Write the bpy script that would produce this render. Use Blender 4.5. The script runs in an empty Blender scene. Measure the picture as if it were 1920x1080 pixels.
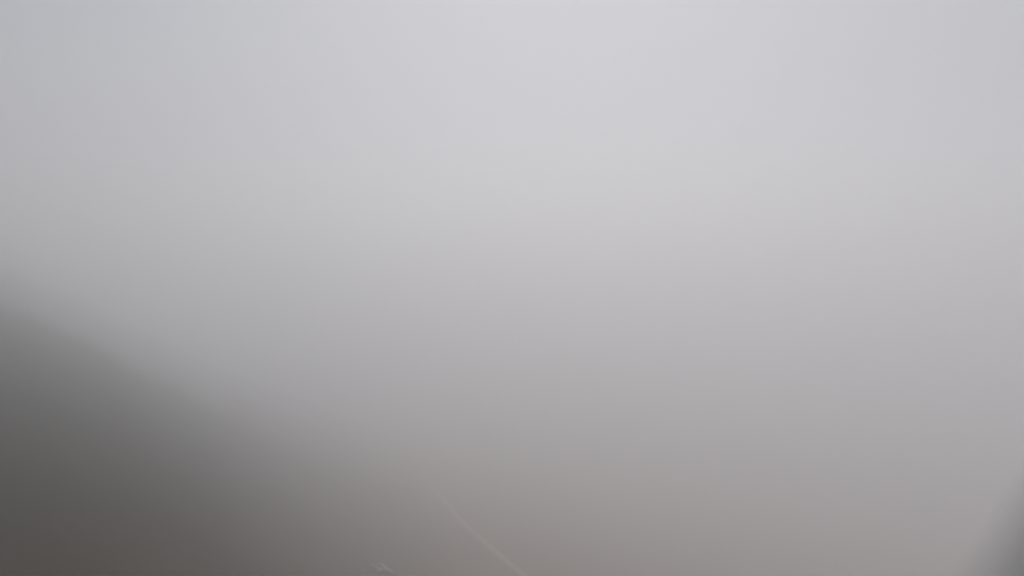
import bpy, bmesh, math, random
from mathutils import Vector, noise
random.seed(4)
S = bpy.context.scene
C = S.collection
R = math.radians
CAM_H = 10.0

# ---------------------------------------------------------------- helpers
def new_mat(name):
    m = bpy.data.materials.new(name); m.use_nodes = True
    nt = m.node_tree
    return m, nt, nt.nodes['Principled BSDF']

def obj(name, bm, mat, smooth=True, parent=None):
    me = bpy.data.meshes.new(name); bm.to_mesh(me); bm.free()
    for p in me.polygons: p.use_smooth = smooth
    o = bpy.data.objects.new(name, me); C.objects.link(o)
    if mat: me.materials.append(mat)
    if parent: o.parent = parent
    return o

def tag(o, label=None, cat=None, group=None, kind=None):
    for k, v in (('label', label), ('category', cat), ('group', group), ('kind', kind)):
        if v: o[k] = v
    return o

def two_tone(name, a, b, scale, rough=0.95, bump=0.15, detail=6):
    m, nt, bs = new_mat(name)
    tc = nt.nodes.new('ShaderNodeTexCoord')
    n = nt.nodes.new('ShaderNodeTexNoise'); n.inputs['Scale'].default_value = scale
    n.inputs['Detail'].default_value = detail; n.inputs['Roughness'].default_value = 0.6
    nt.links.new(tc.outputs['Object'], n.inputs['Vector'])
    r = nt.nodes.new('ShaderNodeValToRGB')
    r.color_ramp.elements[0].position = 0.3; r.color_ramp.elements[0].color = (*a, 1)
    r.color_ramp.elements[1].position = 0.72; r.color_ramp.elements[1].color = (*b, 1)
    nt.links.new(n.outputs['Fac'], r.inputs['Fac'])
    nt.links.new(r.outputs['Color'], bs.inputs['Base Color'])
    bp = nt.nodes.new('ShaderNodeBump'); bp.inputs['Strength'].default_value = bump
    bp.inputs['Distance'].default_value = 0.05
    n2 = nt.nodes.new('ShaderNodeTexNoise'); n2.inputs['Scale'].default_value = scale * 9
    n2.inputs['Detail'].default_value = 4
    nt.links.new(tc.outputs['Object'], n2.inputs['Vector'])
    nt.links.new(n2.outputs['Fac'], bp.inputs['Height'])
    nt.links.new(bp.outputs['Normal'], bs.inputs['Normal'])
    bs.inputs['Roughness'].default_value = rough
    bs.inputs['Specular IOR Level'].default_value = 0.2
    return m

M_ground = two_tone('wet_moor', (0.138, 0.090, 0.050), (0.176, 0.116, 0.064), 0.22)
def heath_cover(m):                       # dark heather on the bank at the left, thinner brown grass down the slope
    nt = m.node_tree; L = nt.links
    bs = nt.nodes['Principled BSDF']; old = bs.inputs['Base Color'].links[0].from_socket
    tc = nt.nodes.new('ShaderNodeTexCoord'); sp = nt.nodes.new('ShaderNodeSeparateXYZ')
    L.new(tc.outputs['Object'], sp.inputs[0])
    n = nt.nodes.new('ShaderNodeTexNoise'); n.inputs['Scale'].default_value = 0.12; n.inputs['Detail'].default_value = 5
    L.new(tc.outputs['Object'], n.inputs['Vector'])
    def mth(op, a, b):
        k = nt.nodes.new('ShaderNodeMath'); k.operation = op
        for i, v in enumerate((a, b)):
            if isinstance(v, (int, float)): k.inputs[i].default_value = v
            else: L.new(v, k.inputs[i])
        return k.outputs[0]
    u = mth('ADD', mth('MULTIPLY', sp.outputs['X'], 1.6), mth('MULTIPLY', sp.outputs['Y'], 0.45))
    u = mth('ADD', u, mth('MULTIPLY', n.outputs['Fac'], 4.0))
    mr = nt.nodes.new('ShaderNodeMapRange'); mr.interpolation_type = 'SMOOTHSTEP'
    mr.inputs['From Min'].default_value = -4.0; mr.inputs['From Max'].default_value = 14.0
    L.new(u, mr.inputs['Value'])
    mx = nt.nodes.new('ShaderNodeMix'); mx.data_type = 'RGBA'
    mx.inputs['A'].default_value = (0.020, 0.0175, 0.0085, 1)
    L.new(mr.outputs['Result'], mx.inputs['Factor']); L.new(old, mx.inputs['B'])
    L.new(mx.outputs['Result'], bs.inputs['Base Color'])
heath_cover(M_ground)
M_path = two_tone('worn_gravel', (0.285, 0.205, 0.13), (0.35, 0.26, 0.17), 1.6)
M_rock = two_tone('dark_wet_rock', (0.23, 0.228, 0.23), (0.32, 0.318, 0.32), 0.8, rough=0.8)
M_wood = two_tone('bleached_wood', (0.30, 0.28, 0.25), (0.42, 0.39, 0.35), 5.0)

# ---------------------------------------------------------------- terrain
def g2(x, y, cx, cy, sx, sy):
    return math.exp(-((x - cx) ** 2 / (2 * sx * sx) + (y - cy) ** 2 / (2 * sy * sy)))

def softplus(t, k):
    return math.log1p(math.exp(-abs(t) / k)) * k + max(t, 0)

# a hillside falling away ahead and to the right: height along its line of fall
PROF = [(-900, 9.8), (-400, 9.6), (-60, 9.2), (-25, 8.7), (-10, 8.1), (-4.3, 7.92), (-2, 7.87), (-0.7, 7.83), (0.5, 7.7), (1.2, 7.35), (2.8, 6.15), (6.6, 4.05), (15.5, 1.3), (24, -0.5),
        (50, -5.0), (100, -11.0), (300, -17.0), (1400, -19.0)]
def _slopes():
    d = [(b[1] - a[1]) / (b[0] - a[0]) for a, b in zip(PROF, PROF[1:])]
    m = [d[0]]
    for i in range(1, len(d)):
        h0, h1 = PROF[i][0] - PROF[i - 1][0], PROF[i + 1][0] - PROF[i][0]
        w1, w2 = 2 * h1 + h0, h1 + 2 * h0
        m.append((w1 + w2) / (w1 / d[i - 1] + w2 / d[i]))
    return m + [d[-1]]
SL = _slopes()
def prof(u):
    for i in range(len(PROF) - 1):
        if u <= PROF[i + 1][0]:
            h = PROF[i + 1][0] - PROF[i][0]; t = (u - PROF[i][0]) / h
            return ((1 + 2 * t) * (1 - t) ** 2 * PROF[i][1] + t * (1 - t) ** 2 * h * SL[i]
                    + t * t * (3 - 2 * t) * PROF[i + 1][1] + t * t * (t - 1) * h * SL[i + 1])
    return PROF[-1][1]
KER = [(t, math.exp(-t * t)) for t in (-1.6, -1.2, -0.8, -0.4, 0, 0.4, 0.8, 1.2, 1.6)]
KER = [(t, k / sum(q for _, q in KER)) for t, k in KER]
def height(x, y):
    w = 1.2 + 0.42 * max(0.0, y)                      # the slope opens out and softens away down the hill
    h = sum(k * prof(y + 1.6 * x + w * t) for t, k in KER)
    h += 11.0 * math.tanh(0.052 * softplus(-x - 0.34 * y - 17.0, 9.0))       # hill added up to the left, shaped to darken that edge of the fog
    h += 0.35 * noise.noise(Vector((x * 0.05, y * 0.05, 0.3))) * min(1, math.hypot(x, y) / 25)
    h += 0.04 * noise.noise(Vector((x * 0.4, y * 0.4, 1.7)))
    return h

def axis(a, near, step):
    pts = [0.0]; s = step
    while pts[-1] < a:
        pts.append(pts[-1] + s)
        if pts[-1] > near: s *= 1.12
    pts[-1] = a
    return pts
xs = axis(320, 30, 0.5); xs = [-v for v in reversed(xs[1:])] + xs
yn = axis(60, 12, 0.8); yf = axis(320, 55, 0.5); ys = [-v for v in reversed(yn[1:])] + yf
bm = bmesh.new()
grid = [[bm.verts.new((x, y, height(x, y))) for x in xs] for y in ys]
for j in range(len(ys) - 1):
    for i in range(len(xs) - 1):
        bm.faces.new((grid[j][i], grid[j][i + 1], grid[j + 1][i + 1], grid[j + 1][i]))
tag(obj('ground', bm, M_ground), kind='structure')

# ---------------------------------------------------------------- pale trail
way = [(4.8, 18.9), (3.4, 20.4), (1.95, 22.1), (0.40, 24.12), (-0.83, 26.84), (-2.28, 30.68), (-3.8, 36.8), (-5.4, 43.0), (-8.3, 55.0)]
def cr(p0, p1, p2, p3, t):
    return tuple(0.5 * (2 * b + (c - a) * t + (2 * a - 5 * b + 4 * c - d) * t * t + (3 * b - a - 3 * c + d) * t ** 3)
                 for a, b, c, d in zip(p0, p1, p2, p3))
line = []
for k in range(len(way) - 1):
    p = [way[max(0, k - 1)], way[k], way[k + 1], way[min(len(way) - 1, k + 2)]]
    for i in range(14): line.append(cr(*p, i / 14))
bm = bmesh.new(); prev = None
for k, (x, y) in enumerate(line[:-1]):
    nx, ny = line[k + 1]; d = Vector((nx - x, ny - y)).normalized(); s = Vector((-d.y, d.x))
    w = (0.23 + 0.05 * noise.noise(Vector((k * 0.21, 3, 0)))) * min(1.0, (len(line) - 1 - k) / 40.0 + 0.05)
    row = []
    for q in (-1, -0.5, 0, 0.5, 1):
        wob = 0.03 * noise.noise(Vector((k * 0.7, q * 9, 5)))
        px, py = x + s.x * w * q + wob, y + s.y * w * q + wob
        row.append(bm.verts.new((px, py, height(px, py) + 0.03 + 0.012 * (1 - q * q))))
    if prev:
        for i in range(4): bm.faces.new((prev[i], prev[i + 1], row[i + 1], row[i]))
    prev = row
bmesh.ops.recalc_face_normals(bm, faces=bm.faces)
tag(obj('path', bm, M_path), kind='structure')

# ---------------------------------------------------------------- boulder close by at the right, its shoulder just in view
BX, BY, BZ = 0.689, 0.165, CAM_H - 0.95
RX, RY, RZ = 0.80, 0.36, 1.16
bm = bmesh.new()
bmesh.ops.create_icosphere(bm, subdivisions=6, radius=1)
foot = height(BX, BY) - 0.35
for v in bm.verts:
    p = v.co.copy()
    k = 1 + 0.05 * noise.noise(p * 1.6 + Vector((3, 1, 7))) + 0.022 * noise.noise(p * 4.5) + 0.008 * noise.noise(p * 13)
    p *= k
    if p.z < 0:                                     # the flank runs down into the ground
        f = 1 + 0.25 * min(1, -p.z)
        z = p.z * (BZ - foot)
        v.co = (p.x * RX * f, p.y * RY * f, z)
    else:
        v.co = (p.x * RX, p.y * RY, p.z * RZ)
o = obj('boulder', bm, M_rock); o.location = (BX, BY, BZ)
tag(o, 'dark grey blurred boulder looming out of the fog at the lower right corner', 'boulder')

# ---------------------------------------------------------------- bleached forked branch by the trail
def tube(bm, pts, radii, n=8):
    rows = []
    for k, p in enumerate(pts):
        a = Vector(pts[max(0, k - 1)]); b = Vector(pts[min(len(pts) - 1, k + 1)])
        d = (b - a).normalized(); u = d.cross(Vector((0, 0, 1))).normalized(); v = u.cross(d)
        rows.append([bm.verts.new(Vector(p) + (u * math.cos(2 * math.pi * i / n) + v * math.sin(2 * math.pi * i / n)) * radii[k]) for i in range(n)])
    for r0, r1 in zip(rows, rows[1:]):
        for i in range(n): bm.faces.new((r0[i], r0[(i + 1) % n], r1[(i + 1) % n], r1[i]))
    bm.faces.new(rows[0]); bm.faces.new(list(reversed(rows[-1])))
FX, FY = -3.06, 15.95
fz = height(FX, FY) + 0.05
def on(x, y, up=0.0): return (x, y, height(FX + x, FY + y) - fz + 0.05 + up)
def limb(a, b, r0, r1, up=0.0, n=9):
    pts, rad = [], []
    for i in range(n):
        t = i / (n - 1)
        x = a[0] + (b[0] - a[0]) * t + 0.02 * math.sin(t * 7 + a[0]); y = a[1] + (b[1] - a[1]) * t + 0.03 * math.sin(t * 5)
        pts.append(on(x, y, up * math.sin(math.pi * t))); rad.append(r0 + (r1 - r0) * t)
    return pts, rad
root = bpy.data.objects.new('fallen_branch', None); C.objects.link(root)
root.location = (FX, FY, fz); root.empty_display_size = 0.3
tag(root, 'small pale forked branch lying on the dark ground left of the pale trail', 'branch')
bm = bmesh.new(); tube(bm, *limb((-0.16, 0.42), (0.20, 0.34), 0.034, 0.045, 0.03)); obj('stem', bm, M_wood, parent=root)
bm = bmesh.new(); tube(bm, *limb((0.20, 0.33), (-0.02, -0.30), 0.036, 0.022, 0.04)); obj('fork', bm, M_wood, parent=root)
bm = bmesh.new(); tube(bm, *limb((-0.02, -0.30), (-0.24, -0.14), 0.032, 0.018, 0.02)); obj('twig', bm, M_wood, parent=root)

# ---------------------------------------------------------------- fog
SIGMA = 0.043
TOP = 22.5
X, YB, YF, ZB = 322.0, 62.0, 322.0, -21.0
bm = bmesh.new()
bmesh.ops.create_cube(bm, size=1)
for v in bm.verts:
    v.co = (v.co.x * 2 * X, -YB if v.co.y < 0 else YF, ZB if v.co.z < 0 else TOP)
mh = bpy.data.materials.new('fog_air'); mh.use_nodes = True
nt = mh.node_tree; nt.nodes.clear()
out = nt.nodes.new('ShaderNodeOutputMaterial'); pv = nt.nodes.new('ShaderNodeVolumePrincipled')
pv.inputs['Color'].default_value = (0.967, 0.968, 0.978, 1)
pv.inputs['Density'].default_value = SIGMA
pv.inputs['Anisotropy'].default_value = 0.45
nt.links.new(pv.outputs['Volume'], out.inputs['Volume'])
tag(obj('haze', bm, mh, smooth=False), kind='stuff')

# ---------------------------------------------------------------- light
SUN_EL, SUN_AZ = R(52), R(4)          # ahead, a little right of the view (+Y)
d = Vector((math.sin(SUN_AZ) * math.cos(SUN_EL), math.cos(SUN_AZ) * math.cos(SUN_EL), math.sin(SUN_EL)))
sl = bpy.data.lights.new('sun', 'SUN'); sl.energy = 4; sl.angle = R(12); sl.color = (1, 0.977, 0.95)
so = bpy.data.objects.new('sun', sl); C.objects.link(so)
so.rotation_euler = d.to_track_quat('Z', 'Y').to_euler(); so.location = d * 200

w = bpy.data.worlds.new('World'); S.world = w; w.use_nodes = True
nt = w.node_tree; bg = nt.nodes['Background']
sky = nt.nodes.new('ShaderNodeTexSky'); sky.sky_type = 'NISHITA'; sky.sun_disc = False
sky.sun_elevation = SUN_EL; sky.sun_rotation = SUN_AZ
sky.air_density = 1.0; sky.dust_density = 2.0; sky.ozone_density = 1.0
hs = nt.nodes.new('ShaderNodeHueSaturation'); hs.inputs['Saturation'].default_value = 1.1
nt.links.new(sky.outputs['Color'], hs.inputs['Color'])
nt.links.new(hs.outputs['Color'], bg.inputs['Color'])
bg.inputs['Strength'].default_value = 0.06

# ---------------------------------------------------------------- camera
cd = bpy.data.cameras.new('camera'); cd.lens = 24; cd.sensor_width = 36
cd.clip_start = 0.05; cd.clip_end = 2000
cd.dof.use_dof = True; cd.dof.focus_distance = 6.0; cd.dof.aperture_fstop = 0.75
co = bpy.data.objects.new('camera', cd); C.objects.link(co)
co.location = (0, 0, CAM_H); co.rotation_euler = (R(90), 0, 0)
S.camera = co

S.view_settings.view_transform = 'Standard'; S.view_settings.look = 'None'
S.view_settings.exposure = -0.57; S.view_settings.gamma = 1
S.view_settings.use_curve_mapping = False
S.cycles.use_denoising = True
S.cycles.volume_bounces = 8
S.cycles.max_bounces = 12
S.cycles.volume_step_rate = 1.0
